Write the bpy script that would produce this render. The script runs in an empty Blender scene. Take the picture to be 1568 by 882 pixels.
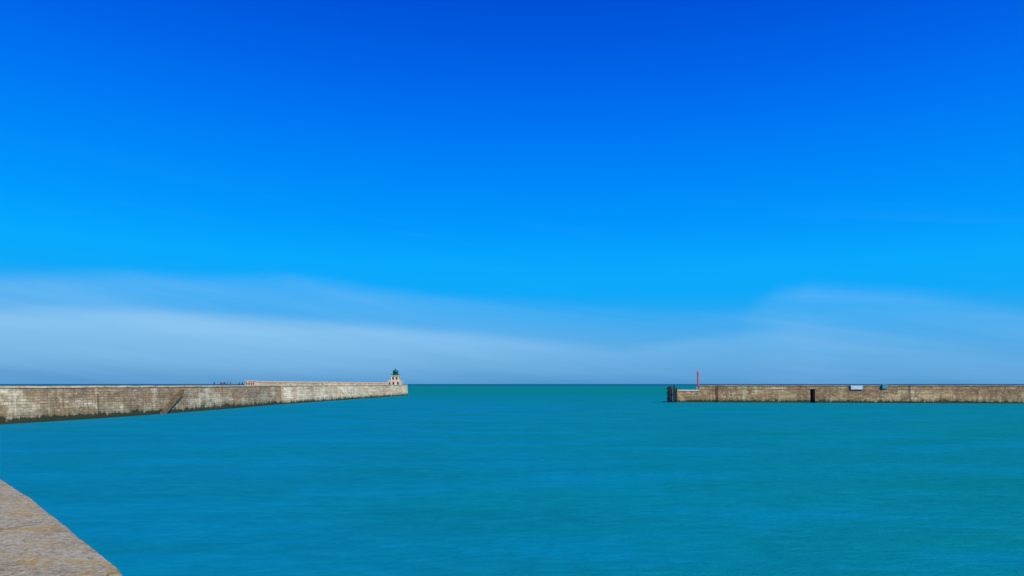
import bpy, bmesh, math, random
from mathutils import Vector, Matrix
random.seed(7)
S = bpy.context.scene
S.view_settings.view_transform = 'Standard'
S.view_settings.look = 'None'
S.view_settings.exposure = 0

HC = 8.5      # eye height above water
F = 1045.0    # focal length in px of a 1568 px wide picture

def lin(c):
    o = []
    for v in c:
        v = v/255.0
        o.append(v/12.92 if v <= 0.04045 else ((v+0.055)/1.055)**2.4)
    return (o[0], o[1], o[2], 1.0)

# ------------------------------------------------------------------ node helper
class NT:
    def __init__(s, tree):
        s.t = tree
        for n in list(tree.nodes): tree.nodes.remove(n)
    def n(s, typ, **kw):
        nd = s.t.nodes.new(typ)
        for k, v in kw.items(): setattr(nd, k, v)
        return nd
    def l(s, a, b): s.t.links.new(a, b)
    def setin(s, sock, v):
        if hasattr(v, 'is_output'): s.l(v, sock)
        else: sock.default_value = v
    def m(s, op, a, b=0.0, c=0.0, clamp=False):
        nd = s.n('ShaderNodeMath', operation=op, use_clamp=clamp)
        s.setin(nd.inputs[0], a); s.setin(nd.inputs[1], b); s.setin(nd.inputs[2], c)
        return nd.outputs[0]
    def mix(s, f, a, b, mode='MIX'):
        nd = s.n('ShaderNodeMix', data_type='RGBA', blend_type=mode)
        s.setin(nd.inputs[0], f); s.setin(nd.inputs[6], a); s.setin(nd.inputs[7], b)
        return nd.outputs[2]
    def ramp(s, f, stops, interp='LINEAR'):
        nd = s.n('ShaderNodeValToRGB')
        cr = nd.color_ramp; cr.interpolation = interp
        while len(cr.elements) > 1: cr.elements.remove(cr.elements[-1])
        first = True
        for p, c in stops:
            if not isinstance(c, tuple): c = (c, c, c, 1)
            if first:
                e = cr.elements[0]; e.position = p; first = False
            else: e = cr.elements.new(p)
            e.color = c
        s.setin(nd.inputs[0], f)
        return nd.outputs[0]
    def noise(s, vec, scale, detail=4, rough=0.55, dist=0.0):
        nd = s.n('ShaderNodeTexNoise')
        s.l(vec, nd.inputs['Vector'])
        nd.inputs['Scale'].default_value = scale
        nd.inputs['Detail'].default_value = detail
        nd.inputs['Roughness'].default_value = rough
        nd.inputs['Distortion'].default_value = dist
        return nd.outputs[0]
    def mapr(s, v, a, b, c=0.0, d=1.0, smooth=False):
        nd = s.n('ShaderNodeMapRange')
        if smooth: nd.interpolation_type = 'SMOOTHSTEP'
        s.setin(nd.inputs[0], v)
        s.setin(nd.inputs[1], a); s.setin(nd.inputs[2], b)
        s.setin(nd.inputs[3], c); s.setin(nd.inputs[4], d)
        return nd.outputs[0]
    def scale(s, vec, sc):
        nd = s.n('ShaderNodeVectorMath', operation='MULTIPLY')
        s.l(vec, nd.inputs[0]); nd.inputs[1].default_value = sc
        return nd.outputs[0]
    def mul(s, col, f):
        nd = s.n('ShaderNodeVectorMath', operation='SCALE'); s.setin(nd.inputs[0], col); s.setin(nd.inputs[3], f)
        return nd.outputs[0]

def new_mat(name):
    m = bpy.data.materials.new(name); m.use_nodes = True
    return m, NT(m.node_tree)

def finish(nt, col, rough=0.8, bump=None, bstr=0.5, bdist=0.05, metal=0.0, spec=0.3):
    p = nt.n('ShaderNodeBsdfPrincipled')
    nt.setin(p.inputs['Base Color'], col)
    nt.setin(p.inputs['Roughness'], rough)
    p.inputs['Metallic'].default_value = metal
    p.inputs['Specular IOR Level'].default_value = spec
    if bump is not None:
        b = nt.n('ShaderNodeBump'); b.inputs['Strength'].default_value = bstr
        b.inputs['Distance'].default_value = bdist
        nt.l(bump, b.inputs['Height']); nt.l(b.outputs[0], p.inputs['Normal'])
    o = nt.n('ShaderNodeOutputMaterial'); nt.l(p.outputs[0], o.inputs[0])

def simple(name, col, rough=0.7, var=0.25, sc=3.0, metal=0.0):
    m, nt = new_mat(name)
    g = nt.n('ShaderNodeNewGeometry').outputs['Position']
    f = nt.noise(g, sc, 4)
    f = nt.mapr(f, 0.3, 0.7, 1-var, 1+var*0.4)
    c = nt.n('ShaderNodeMix', data_type='RGBA', blend_type='MULTIPLY')
    c.inputs[0].default_value = 1; c.inputs[6].default_value = (*col, 1)
    nt.l(f, c.inputs[7])
    finish(nt, c.outputs[2], rough, metal=metal)
    return m

# ------------------------------------------------------------------ sky
SUN_EL, SUN_AZ = math.radians(38), math.radians(140)   # azimuth from +Y towards +X
w = bpy.data.worlds.new("World"); S.world = w; w.use_nodes = True
nt = NT(w.node_tree)
sk = nt.n('ShaderNodeTexSky', sky_type='NISHITA', sun_disc=False)
sk.sun_elevation = SUN_EL; sk.sun_rotation = SUN_AZ
hs = nt.n('ShaderNodeHueSaturation'); hs.inputs['Saturation'].default_value = 1.8
nt.l(sk.outputs[0], hs.inputs['Color'])
d = nt.n('ShaderNodeTexCoord').outputs['Generated']
sp = nt.n('ShaderNodeSeparateXYZ'); nt.l(d, sp.inputs[0])
x, y, z = sp.outputs
hyp = nt.m('MAXIMUM', nt.m('SQRT', nt.m('ADD', nt.m('MULTIPLY', x, x), nt.m('MULTIPLY', y, y))), 0.001)
az = nt.m('ARCTAN2', x, y)
el = nt.m('DIVIDE', z, hyp)
cb = nt.n('ShaderNodeCombineXYZ'); nt.setin(cb.inputs[0], az); nt.setin(cb.inputs[1], nt.m('MULTIPLY', el, 7.0))
sv = cb.outputs[0]
n1 = nt.noise(sv, 2.2, 5, 0.55, 0.4)
cb2 = nt.n('ShaderNodeCombineXYZ'); nt.setin(cb2.inputs[0], az)
nt.setin(cb2.inputs[1], nt.m('ADD', nt.m('MULTIPLY', el, 13.0), nt.m('MULTIPLY', az, 2.0)))
n2 = nt.noise(cb2.outputs[0], 1.5, 6, 0.55, 0.5)
elw = nt.m('ADD', el, nt.m('MULTIPLY', nt.m('SUBTRACT', n1, 0.5), 0.022))
elg = nt.m('SUBTRACT', el, nt.m('MULTIPLY', az, -0.022))
stops = [(0.0, (56,138,198)), (0.02, (76,156,214)), (0.06, (70,166,230)), (0.10, (28,167,242)), (0.135, (0,168,251)),
         (0.17, (0,169,255)), (0.22, (0,154,255)), (0.30, (0,135,251)), (0.38, (0,116,243)), (0.46, (0,98,231)),
         (0.56, (0,80,216)), (0.69, (0,60,188))]
base = nt.ramp(nt.m('DIVIDE', elg, 0.7), [(p/0.7, lin(c)) for p, c in stops])
def az_curve(pts, default=0):
    st = []
    for px, v in pts:
        a = math.atan((px-784)/F)
        st.append(((a+0.66)/1.32, v))
    return nt.ramp(nt.mapr(az, -0.66, 0.66), st)
def e_of(px, py):
    a = math.atan((px-784)/F); return (588-py)/F*math.cos(a)
edge1 = az_curve([(px, e_of(px, py)) for px, py in [(0,412),(200,408),(450,418),(600,438),(750,452),(900,462),(1050,472),(1140,468),(1185,440),(1240,427),(1400,438),(1568,456)]])
edge2 = az_curve([(px, e_of(px, py)) for px, py in [(0,466),(250,473),(450,484),(600,494),(800,514),(950,530),(1060,512),(1200,500),(1400,516),(1568,535)]])
op1 = az_curve([(0,0.36),(350,0.35),(600,0.30),(900,0.20),(1120,0.16),(1230,0.36),(1400,0.30),(1568,0.26)])
op2 = az_curve([(0,0.62),(400,0.62),(700,0.58),(900,0.38),(1100,0.26),(1568,0.14)])
d1 = nt.m('SUBTRACT', edge1, elw)
f1 = nt.mapr(d1, -0.005, 0.026, 0, 1, True)
streak = nt.mapr(n2, 0.34, 0.64, 0.28, 1.0)
f1 = nt.m('MULTIPLY', nt.m('MULTIPLY', f1, op1), streak)
c1 = nt.mix(f1, base, lin((145,200,246)))
d2 = nt.m('SUBTRACT', edge2, elw)
f2 = nt.mapr(d2, -0.004, 0.018, 0, 1, True)
f2 = nt.m('MULTIPLY', nt.m('MULTIPLY', f2, op2), nt.mapr(el, 0.0, 0.07, 0.05, 1.0))
f2 = nt.m('MULTIPLY', f2, nt.mapr(n2, 0.3, 0.7, 0.82, 1.05))
c2 = nt.mix(f2, c1, lin((154,205,243)))
w1 = nt.mapr(n2, 0.55, 0.8, 0, 0.08)
w1 = nt.m('MULTIPLY', w1, nt.mapr(el, 0.4, 0.15, 0, 1, True))
c3 = nt.mix(w1, c2, lin((90,190,255)))
k = nt.n('ShaderNodeVectorMath', operation='SCALE'); nt.l(c3, k.inputs[0]); k.inputs[3].default_value = 10.0
fin = nt.mix(0.03, k.outputs[0], hs.outputs[0])
bg = nt.n('ShaderNodeBackground'); bg.inputs[1].default_value = 0.1
nt.l(fin, bg.inputs[0])
o = nt.n('ShaderNodeOutputWorld'); nt.l(bg.outputs[0], o.inputs[0])

sun = bpy.data.lights.new('sun', 'SUN'); sun.energy = 4.8; sun.angle = math.radians(0.5); sun.color = (1.0, 0.94, 0.80)
so = bpy.data.objects.new('sun', sun); S.collection.objects.link(so)
dv = Vector((math.sin(SUN_AZ)*math.cos(SUN_EL), math.cos(SUN_AZ)*math.cos(SUN_EL), math.sin(SUN_EL)))
so.rotation_euler = dv.to_track_quat('Z', 'Y').to_euler()

cam = bpy.data.cameras.new('camera'); co = bpy.data.objects.new('camera', cam); S.collection.objects.link(co)
co.location = (0, 0, HC); co.rotation_euler = (math.radians(90), 0, 0)
cam.sensor_width = 36; cam.lens = 36*F/1568; cam.shift_y = (588-441)/1568; cam.clip_end = 200000; cam.clip_start = 0.1
S.camera = co

# ------------------------------------------------------------------ mesh helpers
def mk(name, verts, faces, mats=None, parent=None, uvs=None, midx=None, smooth=False):
    me = bpy.data.meshes.new(name); me.from_pydata(verts, [], faces)
    if uvs:
        ul = me.uv_layers.new(name='UVMap')
        i = 0
        for f in uvs:
            for uv in f: ul.data[i].uv = uv; i += 1
    for m in (mats or []): me.materials.append(m)
    if midx:
        for p, i in zip(me.polygons, midx): p.material_index = i
    if smooth:
        for p in me.polygons: p.use_smooth = True
    me.update()
    ob = bpy.data.objects.new(name, me); S.collection.objects.link(ob)
    if parent: ob.parent = parent
    return ob

def empty(name, loc=(0,0,0)):
    e = bpy.data.objects.new(name, None); S.collection.objects.link(e); e.location = loc
    return e

class MB:
    def __init__(s): s.v=[]; s.f=[]; s.mi=[]
    def add(s, vs, fs, mi=0):
        o=len(s.v); s.v += [tuple(v) for v in vs]; s.f += [tuple(o+i for i in f) for f in fs]; s.mi += [mi]*len(fs)
    def box(s, c, d, mi=0, rot=0.0):
        cx,cy,cz=c; dx,dy,dz=[q/2 for q in d]; cr,sr=math.cos(rot),math.sin(rot)
        vs=[]
        for zz in (-dz,dz):
            for xx,yy in ((-dx,-dy),(dx,-dy),(dx,dy),(-dx,dy)):
                vs.append((cx+xx*cr-yy*sr, cy+xx*sr+yy*cr, cz+zz))
        s.add(vs,[(0,3,2,1),(4,5,6,7),(0,1,5,4),(1,2,6,5),(2,3,7,6),(3,0,4,7)],mi)
    def lathe(s, c, prof, n=12, mi=0, ph=0.0):
        cx,cy,cz=c; vs=[]; fs=[]
        for r,z in prof:
            for i in range(n):
                a=ph+2*math.pi*i/n; vs.append((cx+r*math.cos(a),cy+r*math.sin(a),cz+z))
        for j in range(len(prof)-1):
            for i in range(n):
                i2=(i+1)%n; fs.append((j*n+i,j*n+i2,(j+1)*n+i2,(j+1)*n+i))
        fs.append(tuple(range(n-1,-1,-1))); fs.append(tuple((len(prof)-1)*n+i for i in range(n)))
        s.add(vs,fs,mi)
    def tube(s, p0, p1, r0, r1=None, n=8, mi=0):
        r1 = r0 if r1 is None else r1
        p0=Vector(p0); p1=Vector(p1); d=(p1-p0).normalized(); q=d.to_track_quat('Z','Y')
        vs=[]
        for p,r in ((p0,r0),(p1,r1)):
            for i in range(n):
                a=2*math.pi*i/n; vs.append(p+q@Vector((r*math.cos(a),r*math.sin(a),0)))
        fs=[(i,(i+1)%n,n+(i+1)%n,n+i) for i in range(n)]+[tuple(range(n-1,-1,-1)),tuple(range(n,2*n))]
        s.add(vs,fs,mi)
    def obj(s,name,mats,parent=None,smooth=False): return mk(name,s.v,s.f,mats,parent,midx=s.mi,smooth=smooth)

# ------------------------------------------------------------------ masonry material
def masonry(name, light, dark, warm, brickw=1.3, brickh=0.5, seed=0.0, pale=0.4, stain=0.6, algae=1.3, panel=0.35):
    m, nt = new_mat(name)
    uv = nt.n('ShaderNodeTexCoord').outputs['UV']
    ofs = nt.n('ShaderNodeVectorMath', operation='ADD'); nt.l(uv, ofs.inputs[0]); ofs.inputs[1].default_value=(seed*13.7, 0, 0)
    u = ofs.outputs[0]
    wv = nt.n('ShaderNodeTexNoise'); nt.l(u, wv.inputs['Vector']); wv.inputs['Scale'].default_value=0.25; wv.inputs['Detail'].default_value=3
    wsub = nt.n('ShaderNodeVectorMath', operation='SUBTRACT'); nt.l(wv.outputs[1], wsub.inputs[0]); wsub.inputs[1].default_value=(0.5,0.5,0.5)
    wsc = nt.scale(wsub.outputs[0], (0.9,0.35,0))
    wad = nt.n('ShaderNodeVectorMath', operation='ADD'); nt.l(u, wad.inputs[0]); nt.l(wsc, wad.inputs[1])
    br = nt.n('ShaderNodeTexBrick'); nt.l(wad.outputs[0], br.inputs['Vector'])
    br.offset_frequency = 2; br.squash = 0.7; br.squash_frequency = 3
    br.inputs['Scale'].default_value = 1.0
    br.inputs['Brick Width'].default_value = brickw; br.inputs['Row Height'].default_value = brickh
    br.inputs['Mortar Size'].default_value = 0.06; br.inputs['Mortar Smooth'].default_value = 0.4
    br.inputs['Color1'].default_value = (0.15,0.15,0.15,1); br.inputs['Color2'].default_value = (1.0,1.0,1.0,1)
    br.inputs['Mortar'].default_value = (0.0,0.0,0.0,1)
    pos = nt.n('ShaderNodeNewGeometry').outputs['Position']
    ps = nt.n('ShaderNodeSeparateXYZ'); nt.l(pos, ps.inputs[0]); zz = ps.outputs[2]
    big = nt.noise(nt.scale(u, (0.05, 0.13, 1)), 1.0, 5, 0.65, 0.8)
    med = nt.noise(nt.scale(u, (0.22, 0.36, 1)), 1.0, 6, 0.7, 0.7)
    strk = nt.noise(nt.scale(u, (0.65, 0.14, 1)), 1.0, 6, 0.72, 0.6)
    crs = nt.noise(nt.scale(u, (0.05, 1.5, 1)), 1.0, 4, 0.6, 0.2)
    fine = nt.noise(nt.scale(u, (1.4, 2.2, 1)), 1.0, 4, 0.75)
    bigs = nt.noise(nt.scale(u, (0.07, 0.015, 1)), 1.0, 3, 0.6)
    vor = nt.n('ShaderNodeTexVoronoi'); nt.l(nt.scale(wad.outputs[0], (0.10,0.20,1)), vor.inputs['Vector']); vor.inputs['Scale'].default_value=1.0
    vs = nt.n('ShaderNodeSeparateXYZ'); nt.l(vor.outputs['Color'], vs.inputs[0])
    c = nt.mix(nt.mapr(big, 0.44, 0.56, 0, 1, True), light, warm)
    c = nt.mul(c, nt.mapr(vs.outputs[0], 0, 1, 1-panel, 1+panel*0.5))
    c = nt.mul(c, nt.mapr(br.outputs[0], 0.0, 0.9, 0.60, 1.22))
    c = nt.mul(c, nt.mapr(crs, 0.35, 0.65, 0.78, 1.18))
    c = nt.mix(nt.m('MULTIPLY', nt.mapr(med, 0.49, 0.63, 0, 1), stain*1.15), c, dark)
    sw = nt.mapr(bigs, 0.42, 0.60, 0.05, 1.0)
    c = nt.mix(nt.m('MULTIPLY', nt.m('MULTIPLY', nt.mapr(strk, 0.48, 0.60, 0, 1), stain*1.4), sw), c, dark)
    c = nt.mix(nt.m('MULTIPLY', nt.m('MULTIPLY', nt.mapr(strk, 0.47, 0.34, 0, 1), pale), nt.mapr(big, 0.60, 0.45, 0.25, 1)), c, (0.74,0.67,0.49,1))
    c = nt.mix(nt.m('MULTIPLY', nt.mapr(fine, 0.53, 0.68, 0, 1), 0.6), c, dark)
    c = nt.mix(nt.m('MULTIPLY', nt.mapr(fine, 0.46, 0.30, 0, 1), 0.4), c, (0.74,0.67,0.50,1))
    zn = nt.m('SUBTRACT', zz, nt.m('ADD', nt.m('MULTIPLY', nt.m('SUBTRACT', med, 0.5), 3.0), nt.m('MULTIPLY', nt.m('SUBTRACT', strk, 0.5), 3.5)))
    c = nt.mix(nt.mapr(zn, algae*2.4, algae*1.1, 0, 0.6, True), c, (0.14,0.115,0.05,1))
    c = nt.mix(nt.mapr(zn, algae*1.15, algae*0.75, 0, 0.96, True), c, (0.024,0.030,0.014,1))
    h = nt.m('ADD', br.outputs[0], nt.m('MULTIPLY', fine, 1.0))
    finish(nt, c, 0.88, h, 0.8, 0.10)
    return m

mA = masonry('old_masonry', (0.58,0.49,0.32,1), (0.15,0.11,0.065,1), (0.40,0.27,0.15,1), brickw=1.7, brickh=0.62, seed=0, pale=0.65, stain=0.55, algae=1.35)
mB = masonry('pale_masonry', (0.72,0.62,0.42,1), (0.30,0.235,0.14,1), (0.60,0.47,0.30,1), brickw=3.0, brickh=0.9, seed=3, pale=0.5, stain=0.36, algae=1.0, panel=0.2)
mC = masonry('brown_masonry', (0.50,0.36,0.19,1), (0.12,0.075,0.04,1), (0.38,0.235,0.12,1), brickw=1.9, brickh=0.7, seed=7, pale=0.45, stain=0.60, algae=1.1)
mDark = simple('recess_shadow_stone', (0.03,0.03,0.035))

def concrete(name, col, col2, sc=1.0):
    m, nt = new_mat(name)
    g = nt.n('ShaderNodeNewGeometry').outputs['Position']
    a = nt.noise(g, 0.25*sc, 6, 0.65); b = nt.noise(g, 2*sc, 5, 0.7)
    c = nt.mix(nt.mapr(a, 0.4, 0.6), col, col2)
    c = nt.mix(nt.mapr(b, 0.48, 0.7, 0, 0.6), c, (0.12,0.10,0.07,1))
    finish(nt, c, 0.85, b, 0.4, 0.03)
    return m
mCop = concrete('coping_stone', (0.62,0.53,0.36,1), (0.38,0.30,0.19,1))
mCopB = concrete('brown_coping', (0.44,0.27,0.155,1), (0.24,0.15,0.085,1))
mPink = concrete('pinkish_parapet', (0.70,0.52,0.40,1), (0.58,0.44,0.31,1))
mWhite = concrete('white_render', (0.78,0.75,0.64,1), (0.64,0.59,0.48,1))

# ------------------------------------------------------------------ profile sweep along a plan path
def normals(path):
    out=[]
    for i,p in enumerate(path):
        a=Vector(path[max(i-1,0)]); b=Vector(path[min(i+1,len(path)-1)])
        t=(b-a).normalized(); out.append(Vector((t.y,-t.x)))
    return out
def resample(path, step):
    out=[Vector(path[0])]
    for a,b in zip(path[:-1],path[1:]):
        a=Vector(a); b=Vector(b); n=max(1,int((b-a).length/step))
        for i in range(1,n+1): out.append(a.lerp(b,i/n))
    return out
def smoothp(path, it=3):
    p=[Vector(q) for q in path]
    for _ in range(it):
        q=[p[0]]
        for a,b in zip(p[:-1],p[1:]): q+= [a.lerp(b,.25),a.lerp(b,.75)]
        q.append(p[-1]); p=q
    return p
def sweep(name, path, prof, mats, parent, seg_m, close=True, u0=0.0, jit=0.0):
    ns=normals(path); n=len(prof); V=[];Fc=[];UV=[];MI=[]
    pl=[0]
    for a,b in zip(prof[:-1],prof[1:]): pl.append(pl[-1]+math.hypot(b[0]-a[0],b[1]-a[1]))
    u=[u0]
    for a,b in zip(path[:-1],path[1:]): u.append(u[-1]+(Vector(b)-Vector(a)).length)
    for p,nn in zip(path,ns):
        j=random.uniform(-jit,jit)
        for o_,z_ in prof:
            q=Vector(p)+nn*(o_+ (j if o_>-1 else 0)); V.append((q.x,q.y,z_+(j*0.8 if z_>1 else 0)))
    for i in range(len(path)-1):
        for k in range(n-1):
            a=i*n+k; Fc.append((a,a+n,a+n+1,a+1))
            UV.append(((u[i],pl[k]),(u[i+1],pl[k]),(u[i+1],pl[k+1]),(u[i],pl[k+1]))); MI.append(seg_m[k])
    if close:
        for i,flip in ((0,True),(len(path)-1,False)):
            idx=[i*n+k for k in range(n)]
            uvf=[(prof[k][0]+u[i],prof[k][1]) for k in range(n)]
            if flip: idx=idx[::-1]; uvf=uvf[::-1]
            Fc.append(tuple(idx[::-1])); UV.append(tuple(uvf[::-1])); MI.append(seg_m[0])
    return mk(name,V,Fc,mats,parent,UV,MI)

# ------------------------------------------------------------------ LEFT PIER
left_front = [(-175,10),(-158,50),(-130,100),(-114,127),(-107.3,143),(-103.8,158.6),(-100.5,181),(-98.3,211),(-97.2,240),(-96.9,286),(-94.2,323),(-90,370),(-84.5,438),(-78.3,505)]
def fx(dd, P=left_front):
    for a,b in zip(P[:-1],P[1:]):
        if a[1]<=dd<=b[1]:
            t=(dd-a[1])/(b[1]-a[1]); return a[0]+(b[0]-a[0])*t
    return P[-1][0]
pier = empty('harbour_pier')
iA=9
pathA = resample(smoothp(left_front[:iA+1],2),3.0)
pathB = resample([(p[0]+0.9,p[1]) for p in left_front[iA:]],4.0)
LT=8.05; DK=7.6
prof=[(0.55,-4),(0.0,LT-0.45),(0.22,LT-0.45),(0.22,LT),(-0.85,LT),(-0.85,DK),(-13,DK),(-13,-4)]
sweep('old_wall',pathA,prof,[mA,mCop],pier,[0,1,1,1,1,1,0],jit=0.09)
sweep('outer_wall',pathB,prof,[mB,mCop],pier,[0,1,1,1,1,1,0],u0=300,jit=0.06)
mb=MB()
mrust=simple('rusty_steel',(0.10,0.05,0.03)); mtim=simple('dark_timber',(0.035,0.028,0.024),0.8,0.5)
for px_d,top in ((168,6.2),(229,7.9)):
    X=fx(px_d)
    for s_ in (-0.22,0.22):
        mb.tube((X+0.78,px_d+s_,0.2),(X+0.42,px_d+s_,top),0.035,n=6)
    for k in range(int(top/0.32)):
        zz=0.5+k*0.32; mb.tube((X+0.76-zz*0.045,px_d-0.22,zz),(X+0.76-zz*0.045,px_d+0.22,zz),0.02,n=5)
mb.obj('wall_ladders',[mrust],pier)
mb=MB(); d0=203
for k in range(22):
    dd=d0-k*0.48; zt=6.9-k*0.30; mb.box((fx(dd)+0.75, dd, zt-0.7),(0.9,0.50,1.4))
mb.obj('stone_stair',[simple('stair_stone',(0.19,0.135,0.08),0.9,0.6,1.2)],pier)
pr=[(fx(dd)-7.5,dd) for dd in [277,300,330,370,410,450,486]]
sweep('raised_parapet',resample(pr,5),[(0,DK-0.1),(0,9.15),(0.3,9.15),(0.3,9.62),(-1.4,9.62),(-1.4,DK-0.1)],[mB,mPink],pier,[0,1,1,1,0],u0=50,jit=0.03)
mb=MB(); X=fx(275)-7.9
mb.box((X,274.4,(DK+9.7)/2),(2.6,5,9.7-DK)); mb.box((X,274.4,9.8),(3.0,5.4,0.2))
for k in range(5): mb.box((X,271.6-k*0.32,DK+(1.5-k*0.3)/2),(2.2,0.32,1.5-k*0.3))
mb.obj('parapet_end_block',[mPink],pier)
mb=MB()
for dd in (150,172,214,246,300,340,395,440):
    mb.lathe((fx(dd)-1.7,dd,DK),[(0.26,0),(0.2,0.1),(0.17,0.45),(0.28,0.55),(0.26,0.68),(0.1,0.74)],10)
mb.obj('bollards',[simple('bollard_iron',(0.05,0.05,0.055),0.5)],pier)

# ------------------------------------------------------------------ LIGHTHOUSE
lh = empty('lighthouse',(0,0,0))
mCream=concrete('cream_render',(0.66,0.58,0.42,1),(0.50,0.43,0.30,1)); 
mGreen=simple('green_paint',(0.010,0.12,0.075),0.45,0.3); mGlass=simple('dark_glass',(0.02,0.03,0.035),0.15)
LX,LY=-84.6,494.0; B=DK
mb=MB()
mb.box((LX+0.2,LY,B+1.6),(9.6,9.0,3.2)); mb.box((LX+0.2,LY,B+3.32),(10.1,9.5,0.26),2)
mb.box((LX+0.3,LY,B+5.05),(5.6,5.6,3.2)); mb.box((LX+0.3,LY,B+6.80),(6.4,6.4,0.3),2)
for xx in (-3.4,-0.6,2.6):
    mb.box((LX+xx+0.2,LY-4.53,B+1.5),(1.7,0.10,2.3),2); mb.box((LX+xx+0.2,LY-4.60,B+1.45),(1.3,0.10,2.0),3)
for yy in (-2.6,0.6):
    mb.box((LX+5.03,LY+yy,B+1.5),(0.10,1.5,2.2),2); mb.box((LX+5.10,LY+yy,B+1.45),(0.10,1.1,1.9),3)
for xx in (-1.3,1.3): mb.box((LX+0.3+xx,LY-2.85,B+5.0),(1.2,0.12,1.9),3)
mb.box((LX+3.15,LY,B+5.0),(0.12,1.0,1.7),3)
mb.lathe((LX+0.3,LY,B+6.95),[(2.0,0),(2.0,0.8)],16,1)
mb.lathe((LX+0.3,LY,B+7.75),[(1.7,0),(1.7,1.9)],16,3)
for i in range(8):
    a=i*math.pi/4; mb.tube((LX+0.3+1.76*math.cos(a),LY+1.76*math.sin(a),B+7.7),(LX+0.3+1.76*math.cos(a),LY+1.76*math.sin(a),B+9.7),0.15,n=6,mi=1)
mb.lathe((LX+0.3,LY,B+9.65),[(2.2,0),(2.2,0.22),(1.95,0.75),(1.4,1.3),(0.7,1.65),(0.25,1.8),(0.22,2.15),(0.3,2.3),(0.05,2.5),(0.04,3.2)],16,1)
for i in range(16):
    t=i/16*4; sd=int(t); q=(t-sd)*6.0-3.0
    px_,py_=[(q,-3),(3,q),(-q,3),(-3,-q)][sd]; mb.tube((LX+0.3+px_,LY+py_,B+6.95),(LX+0.3+px_,LY+py_,B+7.95),0.05,n=5,mi=1)
for sd in range(4):
    c_=[(-3,-3),(3,-3),(3,3),(-3,3)]; a_=c_[sd]; b_=c_[(sd+1)%4]
    for hz in (7.45,7.95): mb.tube((LX+0.3+a_[0],LY+a_[1],B+hz),(LX+0.3+b_[0],LY+b_[1],B+hz),0.06,n=5,mi=1)
mb.obj('tower_and_lantern',[mCream,mGreen,mWhite,mGlass],lh)
mb=MB()
mb.box((LX-6.0,LY-1,B+0.9),(2.8,5,1.8)); mb.box((LX-6.0,LY-1,B+1.88),(3.2,5.4,0.16),1)
mb.box((LX-6.0,LY-3.56,B+0.85),(1.3,0.12,1.5),1)
mb.obj('annex',[mCream,mGreen],lh)

# ------------------------------------------------------------------ RIGHT PIER
rp = empty('harbour_pier')
def ry(xx): return 317-(xx-76)*(21/146.0)
RT=7.9
def rpath(x0,x1): return resample([(x0,ry(x0)),(x1,ry(x1))],3.0)
profL=[(0.5,-4),(0,5.35),(0.25,5.35),(0.25,5.75),(-11,5.75),(-11,-4)]
sweep('low_head',rpath(76.2,86.6),profL,[mC,mWhite],rp,[0,1,1,1,0],jit=0.02)
profR=[(0.5,-4),(0,RT-1.9),(0.12,RT-1.9),(0.12,RT-1.65),(0,RT-1.65),(0,RT-0.4),(0.2,RT-0.4),(0.2,RT),(-1.0,RT),(-1.0,RT-1.0),(-11,RT-1.0),(-11,-4)]
sm=[0,1,1,1,0,1,1,1,1,1,0]
SL0,SL1=134.8,136.9
sweep('wall_west',rpath(86.6,SL0),profR,[mC,mCopB],rp,sm,jit=0.10,u0=20)
sweep('wall_east',rpath(SL1,430),profR,[mC,mCopB],rp,sm,jit=0.10,u0=90)
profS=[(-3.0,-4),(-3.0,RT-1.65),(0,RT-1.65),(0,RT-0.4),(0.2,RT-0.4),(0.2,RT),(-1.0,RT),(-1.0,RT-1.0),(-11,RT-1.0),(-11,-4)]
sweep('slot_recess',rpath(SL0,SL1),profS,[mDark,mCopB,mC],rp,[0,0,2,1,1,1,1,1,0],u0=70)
mb=MB()
for xx,top,rr in ((94.4,7.4,0.10),(176.3,7.8,0.07),(203.5,6.0,0.04)):
    Y=ry(xx)
    for s_ in (-0.25,0.25): mb.tube((xx+s_,Y-0.55,0.2),(xx+s_,Y-0.3,top),rr,n=6)
    for k in range(int(top/0.36)): mb.tube((xx-0.25,Y-0.45,0.5+k*0.36),(xx+0.25,Y-0.45,0.5+k*0.36),0.025,n=5)
mb.obj('wall_ladders',[mrust],rp)
mb=MB()
for k in range(22):
    xx=90+k*6.3+random.uniform(-2.4,2.4)
    mb.lathe((xx,ry(xx)+2.2,RT-1.0),[(0.25,0),(0.18,0.3),(0.18,0.9),(0.3,1.0),(0.3,1.25),(0.1,1.3)],8)
mb.obj('bollards',[simple('bollard_brown',(0.10,0.06,0.045),0.6)],rp)

# beacon
bc = empty('red_beacon')
mRed=simple('red_paint',(0.80,0.07,0.09),0.45,0.2); mWp=simple('white_paint',(0.78,0.76,0.74),0.5,0.15)
bx=86.4; by=ry(bx)+1.6; bz=5.75
mb=MB()
mb.lathe((bx,by,bz),[(0.85,0),(0.85,1.3),(0.5,1.45)],12,1)
mb.lathe((bx,by,bz+1.4),[(0.42,0),(0.38,3.5),(0.36,6.1)],12,0)
mb.lathe((bx,by,bz+7.5),[(0.76,0),(0.76,0.12)],12,0)
for i in range(8):
    a=i*math.pi/4; mb.tube((bx+0.72*math.cos(a),by+0.72*math.sin(a),bz+7.6),(bx+0.72*math.cos(a),by+0.72*math.sin(a),bz+8.4),0.03,n=5)
mb.lathe((bx,by,bz+7.62),[(0.28,0),(0.28,0.8),(0.38,0.85),(0.34,1.15),(0.08,1.4),(0.05,1.9)],10,0)
for s_ in (-0.16,0.16): mb.tube((bx+s_,by-0.55,bz+1.1),(bx+s_,by-0.5,bz+7.5),0.03,n=5)
for k in range(20): mb.tube((bx-0.16,by-0.53,bz+1.2+k*0.32),(bx+0.16,by-0.53,bz+1.2+k*0.32),0.02,n=4)
mb.obj('beacon_mast',[mRed,mWp],bc,)

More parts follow.
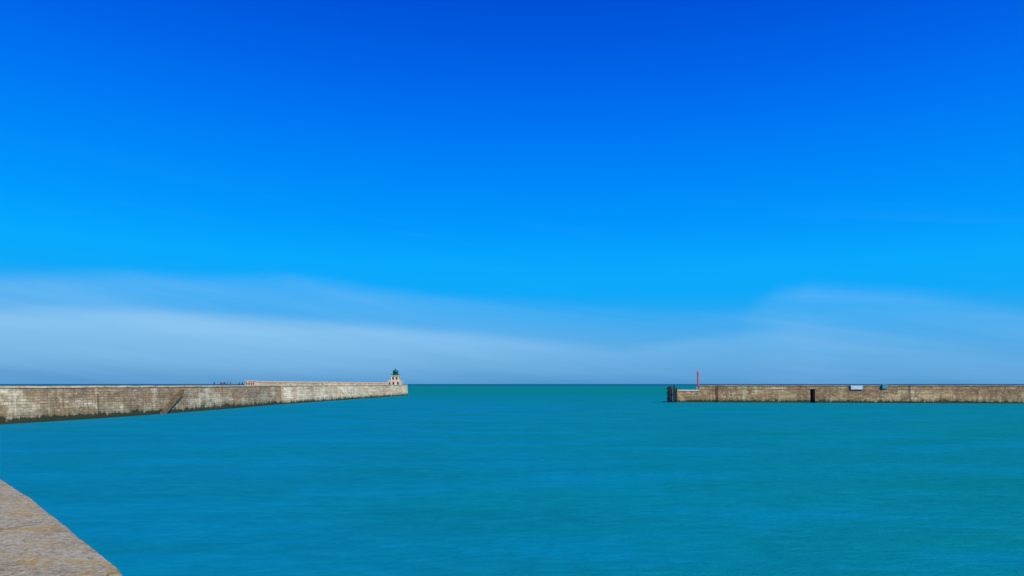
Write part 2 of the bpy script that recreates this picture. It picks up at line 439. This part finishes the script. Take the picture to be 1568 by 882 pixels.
# timber fender
fd = empty('timber_fender')
mb=MB()
for xx,yy,r,h in ((72.6,313.5,0.42,7.6),(73.5,315.3,0.40,7.3),(74.5,313.3,0.45,7.8),(75.1,316,0.42,7.5),(75.4,313.1,0.42,6.9),(72.9,318.5,0.4,7.4),(74.6,319.0,0.4,7.2)):
    mb.tube((xx,yy,-4),(xx+random.uniform(-.12,.12),yy,h),r,r*0.92,n=10)
for zz in (1.6,4.2,6.3):
    mb.box((74.0,312.85,zz),(3.3,0.3,0.42)); mb.box((72.3,316,zz+0.05),(0.3,6.2,0.4))
mb.tube((72.5,312.7,1.8),(75.6,312.7,6.2),0.15,n=6)
mb.obj('piles',[mtim],fd)

nb=empty('notice_board')
mPan=simple('pale_blue_panel',(0.50,0.60,0.64),0.4,0.1,0.5); mMet=simple('grey_metal',(0.3,0.31,0.32),0.4,0.2)
X=(1309-784)/F*307
Y=ry(X)-0.55
rot=math.atan2(-21,146)
mb=MB(); mb.box((X,Y,7.0),(5.0,0.12,1.7),0,rot); mb.box((X,Y-0.02,7.92),(5.3,0.22,0.14),1,rot); mb.box((X,Y-0.02,6.08),(5.3,0.22,0.14),1,rot)
for s_ in (-2.57,2.57): mb.box((X+s_*math.cos(rot),Y-0.10+s_*math.sin(rot),7.0),(0.1,0.16,1.7),1,rot)
for s_ in (-2,2): mb.box((X+s_,Y+0.25,6.9),(0.15,0.5,0.15),1)
mb.obj('panel_and_frame',[mPan,mMet],nb)
tc=empty('equipment_cabinet')
mTeal=simple('teal_paint',(0.02,0.20,0.26),0.5,0.3)
X=(1354-784)/F*304; Y=ry(X)-0.1
mb=MB(); mb.box((X,Y-0.1,7.3),(2.2,0.9,1.7),0); mb.box((X,Y-0.1,8.2),(2.4,1.1,0.12),1)
for s_ in (-0.55,0.55): mb.box((X+s_,Y-0.57,7.3),(0.95,0.05,1.5),2); mb.box((X+s_*0.25,Y-0.61,7.3),(0.06,0.05,0.3),1)
mb.box((X,Y-0.1,6.38),(1.8,0.7,0.14),1)
mb.obj('cabinet_body',[mTeal,mMet,simple('teal_door',(0.03,0.25,0.33),0.5,0.2)],tc)

# ------------------------------------------------------------------ FOREGROUND QUAY
edge=[(-150,50),(-80,49),(-42,37),(-24,25),(-15,17.3),(-11.3,14.1),(-8.83,11.77),(-6.75,9.61),(-5.275,8.0),(-4.02,6.63),(-3.40,5.95),(-3.17,5.66),(-2.3,4.75),(0.3,2.3),(4.5,-1.0),(12,-6),(40,-16)]
pts=[Vector(edge[0])]
for a,b in zip(edge[:-1],edge[1:]):
    a=Vector(a); b=Vector(b); near = (a.length<20)
    n=max(1,int((b-a).length/(0.06 if near else 2.0)))
    for i in range(1,n+1):
        q=a.lerp(b,i/n)
        pts.append(q)
for _ in range(14): pts=[pts[0]]+[ (pts[i-1]+pts[i]*2+pts[i+1])/4 for i in range(1,len(pts)-1)]+[pts[-1]]
ns=normals(pts)
QZ=HC-1.6
from mathutils import noise as mnoise
V=[];Fc=[];MI=[]
rings=[(0.35,-4),(0.02,QZ-0.35),(0.0,QZ-0.05),(-0.035,QZ-0.008),(-0.09,QZ)]
nr=len(rings)
for i,(p,nn) in enumerate(zip(pts,ns)):
    j=mnoise.noise(Vector((p.x*2,p.y*2,0)))*0.018+mnoise.noise(Vector((p.x*9,p.y*9,3)))*0.016
    for k,(o_,z_) in enumerate(rings):
        q=p-nn*(o_+(j if k>0 else 0)); V.append((q.x,q.y,z_))
for i in range(len(pts)-1):
    for k in range(nr-1):
        a=i*nr+k; Fc.append((a,a+1,a+nr+1,a+nr)); MI.append(0)
top=[i*nr+nr-1 for i in range(len(pts))]
b0=len(V); V+=[(40,-60,QZ),(-150,-60,QZ)]
Fc.append(tuple(top+[b0,b0+1])[::-1]); MI.append(0)
m,nt=new_mat('weathered_concrete')
g=nt.n('ShaderNodeNewGeometry').outputs['Position']
n_big=nt.noise(g,0.7,5,0.6,0.3); n_med=nt.noise(g,3.0,6,0.75,0.4); n_f=nt.noise(g,11,6,0.85); n_g=nt.noise(g,30,4,0.85)
c=nt.mix(nt.mapr(n_big,0.38,0.62,0,1,True),(0.36,0.315,0.195,1),(0.45,0.40,0.26,1))
c=nt.mix(nt.mapr(n_med,0.50,0.66,0,0.6),c,(0.22,0.18,0.11,1))
c=nt.mix(nt.mapr(n_f,0.52,0.63,0,0.75),c,(0.14,0.115,0.07,1))
c=nt.mix(nt.mapr(n_f,0.47,0.36,0,0.75),c,(0.66,0.60,0.42,1))
c=nt.mix(nt.mapr(n_g,0.54,0.64,0,0.8),c,(0.085,0.07,0.045,1))
c=nt.mix(nt.mapr(n_g,0.45,0.36,0,0.75),c,(0.76,0.70,0.51,1))
rotm=nt.n('ShaderNodeMapping'); nt.l(g,rotm.inputs[0]); rotm.inputs['Rotation'].default_value=(0,0,math.radians(45)); rotm.inputs['Scale'].default_value=(1.0,2.6,1)
lich=nt.noise(rotm.outputs[0],1.8,7,0.75,0.6)
lf=nt.m('MULTIPLY',nt.mapr(lich,0.50,0.60,0,0.85),nt.mapr(n_f,0.44,0.54,0.08,1))
c=nt.mix(lf,c,(0.46,0.28,0.03,1))
vo=nt.n('ShaderNodeTexVoronoi',feature='DISTANCE_TO_EDGE'); 
dvn=nt.n('ShaderNodeVectorMath',operation='ADD'); nt.l(g,dvn.inputs[0])
dsc=nt.n('ShaderNodeTexNoise'); nt.l(g,dsc.inputs['Vector']); dsc.inputs['Scale'].default_value=1.6; dsc.inputs['Detail'].default_value=5
nt.l(dsc.outputs[1],dvn.inputs[1]); nt.l(dvn.outputs[0],vo.inputs['Vector']); vo.inputs['Scale'].default_value=0.35
crk=nt.m('MULTIPLY',nt.mapr(vo.outputs[0],0.006,0.001,0,0.7),nt.mapr(n_med,0.40,0.55,0.1,1))
c=nt.mix(crk,c,(0.06,0.05,0.04,1))
hh=nt.m('ADD',nt.m('ADD',nt.m('MULTIPLY',n_f,0.8),nt.m('MULTIPLY',n_g,0.6)),nt.m('SUBTRACT',n_med,crk))
finish(nt,c,0.92,hh,0.9,0.025,spec=0.08)
mk('stone_quay',V,Fc,[m],None,None,MI)

# ------------------------------------------------------------------ SEA
m,nt=new_mat('sea_water')
g=nt.n('ShaderNodeNewGeometry').outputs['Position']
gs=nt.n('ShaderNodeSeparateXYZ'); nt.l(g,gs.inputs[0])
X_,Y_=gs.outputs[0],gs.outputs[1]
pA=nt.noise(nt.scale(g,(0.010,0.024,1)),1.0,5,0.6,0.8)
pB=nt.noise(nt.scale(g,(0.04,0.13,1)),1.0,7,0.64,0.6)
pC=nt.noise(nt.scale(g,(0.4,1.0,1)),1.0,6,0.75,0.3)
side=nt.mapr(nt.m('DIVIDE',X_,nt.m('ADD',nt.m('ABSOLUTE',Y_),30.0)),-0.35,0.50,0,1)
mixf=nt.m('ADD',nt.m('MULTIPLY',side,0.75),nt.mapr(pA,0.35,0.65,-0.3,0.45),clamp=True)
blue=(0.0,0.202,0.305,1); teal=(0.0,0.215,0.200,1)
c=nt.mix(mixf,blue,teal)
c=nt.mix(nt.mapr(pB,0.50,0.68,0,0.60),c,(0.0,0.248,0.42,1))
c=nt.mix(nt.mapr(pB,0.47,0.31,0,0.50),c,(0.0,0.165,0.180,1))
c=nt.mix(nt.mapr(pC,0.50,0.66,0,0.38),c,(0.005,0.28,0.38,1))
c=nt.mix(nt.mapr(pC,0.48,0.33,0,0.38),c,(0.0,0.140,0.175,1))
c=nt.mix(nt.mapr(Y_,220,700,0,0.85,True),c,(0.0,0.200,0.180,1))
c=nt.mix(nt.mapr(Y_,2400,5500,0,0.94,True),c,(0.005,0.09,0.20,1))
w1=nt.noise(nt.scale(g,(0.8,1.9,1)),1.0,5,0.6); w2=nt.noise(nt.scale(g,(3.5,6.0,1)),1.0,4,0.6)
h=nt.m('ADD',w1,nt.m('MULTIPLY',w2,0.35))
bp=nt.n('ShaderNodeBump'); bp.inputs['Strength'].default_value=0.5; bp.inputs['Distance'].default_value=0.22; nt.l(h,bp.inputs['Height'])
df=nt.n('ShaderNodeBsdfDiffuse'); nt.l(c,df.inputs[0]); nt.l(bp.outputs[0],df.inputs['Normal'])
gl=nt.n('ShaderNodeBsdfGlossy'); gl.inputs['Roughness'].default_value=0.35; gl.inputs[0].default_value=(0.5,0.95,1,1); nt.l(bp.outputs[0],gl.inputs['Normal'])
ms=nt.n('ShaderNodeMixShader'); ms.inputs[0].default_value=0.05; nt.l(df.outputs[0],ms.inputs[1]); nt.l(gl.outputs[0],ms.inputs[2])
o=nt.n('ShaderNodeOutputMaterial'); nt.l(ms.outputs[0],o.inputs[0])
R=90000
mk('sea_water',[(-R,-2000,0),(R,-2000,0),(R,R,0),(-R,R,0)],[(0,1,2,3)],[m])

# ------------------------------------------------------------------ PEOPLE
mSkin=simple('skin',(0.45,0.27,0.19),0.6,0.1); 
def cloth(i,c): return simple('cloth_%d'%i,c,0.9,0.2,6)
cl=[cloth(i,c) for i,c in enumerate([(0.02,0.025,0.05),(0.015,0.015,0.018),(0.04,0.07,0.16),(0.22,0.03,0.03),(0.10,0.10,0.11),(0.03,0.04,0.06),(0.30,0.28,0.25)])]
mHair=simple('hair',(0.035,0.022,0.015),0.6,0.2); mShoe=simple('shoe',(0.03,0.025,0.02),0.6,0.2)
def person(px,dd,inset,head,stride,topc,trc,hgt=1.72,armsw=0.25):
    k=hgt/1.72
    s=stride
    J={'pel':(0,0,0.93,.15),'wst':(0,0,1.08,.135),'chs':(0,0.0,1.28,.165),'nb':(0,0,1.45,.07),'nk':(0,0.01,1.52,.055),
       'shL':(-.18,0,1.40,.065),'elL':(-.23,-armsw*.3,1.13,.045),'wrL':(-.22,-armsw*.8+.06,.89,.032),
       'shR':(.18,0,1.40,.065),'elR':(.23,armsw*.2,1.13,.045),'wrR':(.22,armsw*.8+.08,.89,.032),
       'hL':(-.09,0,.88,.10),'kL':(-.10,s*.25+.03,.49,.065),'aL':(-.10,s*.42-.02,.09,.042),'tL':(-.11,s*.42+.17,.04,.04),
       'hR':(.09,0,.88,.10),'kR':(.10,-s*.2+.05,.49,.065),'aR':(.10,-s*.5-.02,.09,.042),'tR':(.11,-s*.5+.17,.04,.04)}
    names=list(J); E=[('pel','wst'),('wst','chs'),('chs','nb'),('nb','nk'),('chs','shL'),('shL','elL'),('elL','wrL'),('chs','shR'),('shR','elR'),('elR','wrR'),
       ('pel','hL'),('hL','kL'),('kL','aL'),('aL','tL'),('pel','hR'),('hR','kR'),('kR','aR'),('aR','tR')]
    me=bpy.data.meshes.new('t'); me.from_pydata([J[n][:3] for n in names],[(names.index(a),names.index(b)) for a,b in E],[])
    ob=bpy.data.objects.new('t',me); S.collection.objects.link(ob)
    md=ob.modifiers.new('s','SKIN'); 
    for i,n in enumerate(names):
        sv_=me.skin_vertices[0].data[i]; r=J[n][3]; sv_.radius=(r,r*0.75 if n in('wst','chs','pel') else r); sv_.use_root=(n=='pel')
    sb=ob.modifiers.new('b','SUBSURF'); sb.levels=1
    dg=bpy.context.evaluated_depsgraph_get(); dg.update()
    ev=bpy.data.meshes.new_from_object(ob.evaluated_get(dg))
    bpy.data.objects.remove(ob)
    M=MB(); vs=[tuple(v.co) for v in ev.vertices]
    for p in ev.polygons:
        z_=p.center.z
        mi=0 if z_>0.9 else 1
        if z_<0.09: mi=4
        if z_>1.47: mi=2
        if abs(p.center.x)>0.19 and z_<0.92: mi=2
        M.mi.append(mi); M.f.append(tuple(p.vertices))
    M.v=vs; bpy.data.meshes.remove(ev)
    def ell(c,r,mi,n=12,m=8,zcut=None):
        V=[];Fq=[]
        for j in range(m+1):
            t=math.pi*j/m
            for i in range(n):
                a=2*math.pi*i/n; tap=1-0.18*max(0,math.cos(t)*-1)
                V.append((c[0]+r[0]*tap*math.sin(t)*math.cos(a),c[1]+r[1]*tap*math.sin(t)*math.sin(a),c[2]+r[2]*math.cos(t)))
        for j in range(m):
            for i in range(n): Fq.append((j*n+i,(j+1)*n+i,(j+1)*n+(i+1)%n,j*n+(i+1)%n))
        M.add(V,Fq,mi)
    ell((0,.02,1.62),(.075,.092,.115),2); ell((0,-.002,1.645),(.083,.094,.108),3)
    ell((0,.115,1.605),(.012,.018,.022),2,6,4); ell((-.078,.02,1.61),(.012,.02,.028),2,6,4); ell((.078,.02,1.61),(.012,.02,.028),2,6,4)
    for sx in(-.028,.028): ell((sx,.103,1.632),(.012,.007,.007),4,6,4)
    M.box((0,.104,1.568),(.045,.012,.010),3)
    for sd,wn in((-1,'wrL'),(1,'wrR')):
        x0,y0,z0,_=J[wn]; M.box((x0,y0+.01,z0-.055),(.032,.075,.085),2)
        for q in range(4):
            L=(.06,.075,.07,.052)[q]; yy=y0+.042-q*.021
            M.tube((x0,yy,z0-.095),(x0-sd*.006,yy+.004,z0-.095-L*.55),.0095,.009,6,2); M.tube((x0-sd*.006,yy+.004,z0-.095-L*.55),(x0-sd*.022,yy+.006,z0-.095-L),.009,.007,6,2)
        M.tube((x0,y0+.045,z0-.04),(x0-sd*.008,y0+.075,z0-.085),.011,.009,6,2)
    ob=M.obj('person',[cl[topc],cl[trc],mSkin,mHair,mShoe],None,True)
    X=(px-784)/F*dd
    ob.location=(X,dd,DK+0.0); ob.scale=(k,k,k); ob.rotation_euler=(0,0,head)
    return ob
def dep(px,inset):
    best=None
    for q in range(1500,4900):
        dd=q/10; e=abs((px-784)/F*dd-(fx(dd)-inset))
        if best is None or e<best[0]: best=(e,dd)
    return best[1]
P=[(328,2.2,0.3,0.6,1,0,1.74),(338.5,2.5,3.0,0.5,0,1,1.80),(341.5,3.0,3.3,0.2,3,1,1.70),(344,2.4,2.8,0.6,1,5,1.82),(348,3.2,1.5,0.1,0,1,1.76),
   (366.5,2.3,0.2,0.6,2,1,1.75),(377,2.6,3.1,0.5,1,1,1.82),(380,2.9,2.9,0.3,0,5,1.70),(382.5,2.5,3.4,0.5,4,1,1.78),(385.5,3.3,0.1,0.6,1,0,1.76),(388.5,2.4,0.4,0.4,5,1,1.72),
   (353,2.8,2.2,0.4,1,1,1.74),(371,3.0,0.9,0.3,0,1,1.72)]
for px,ins,hd,stv,tc_,tr_,hg in P:
    person(px,dep(px,ins),ins,hd,stv,tc_,tr_,hg)
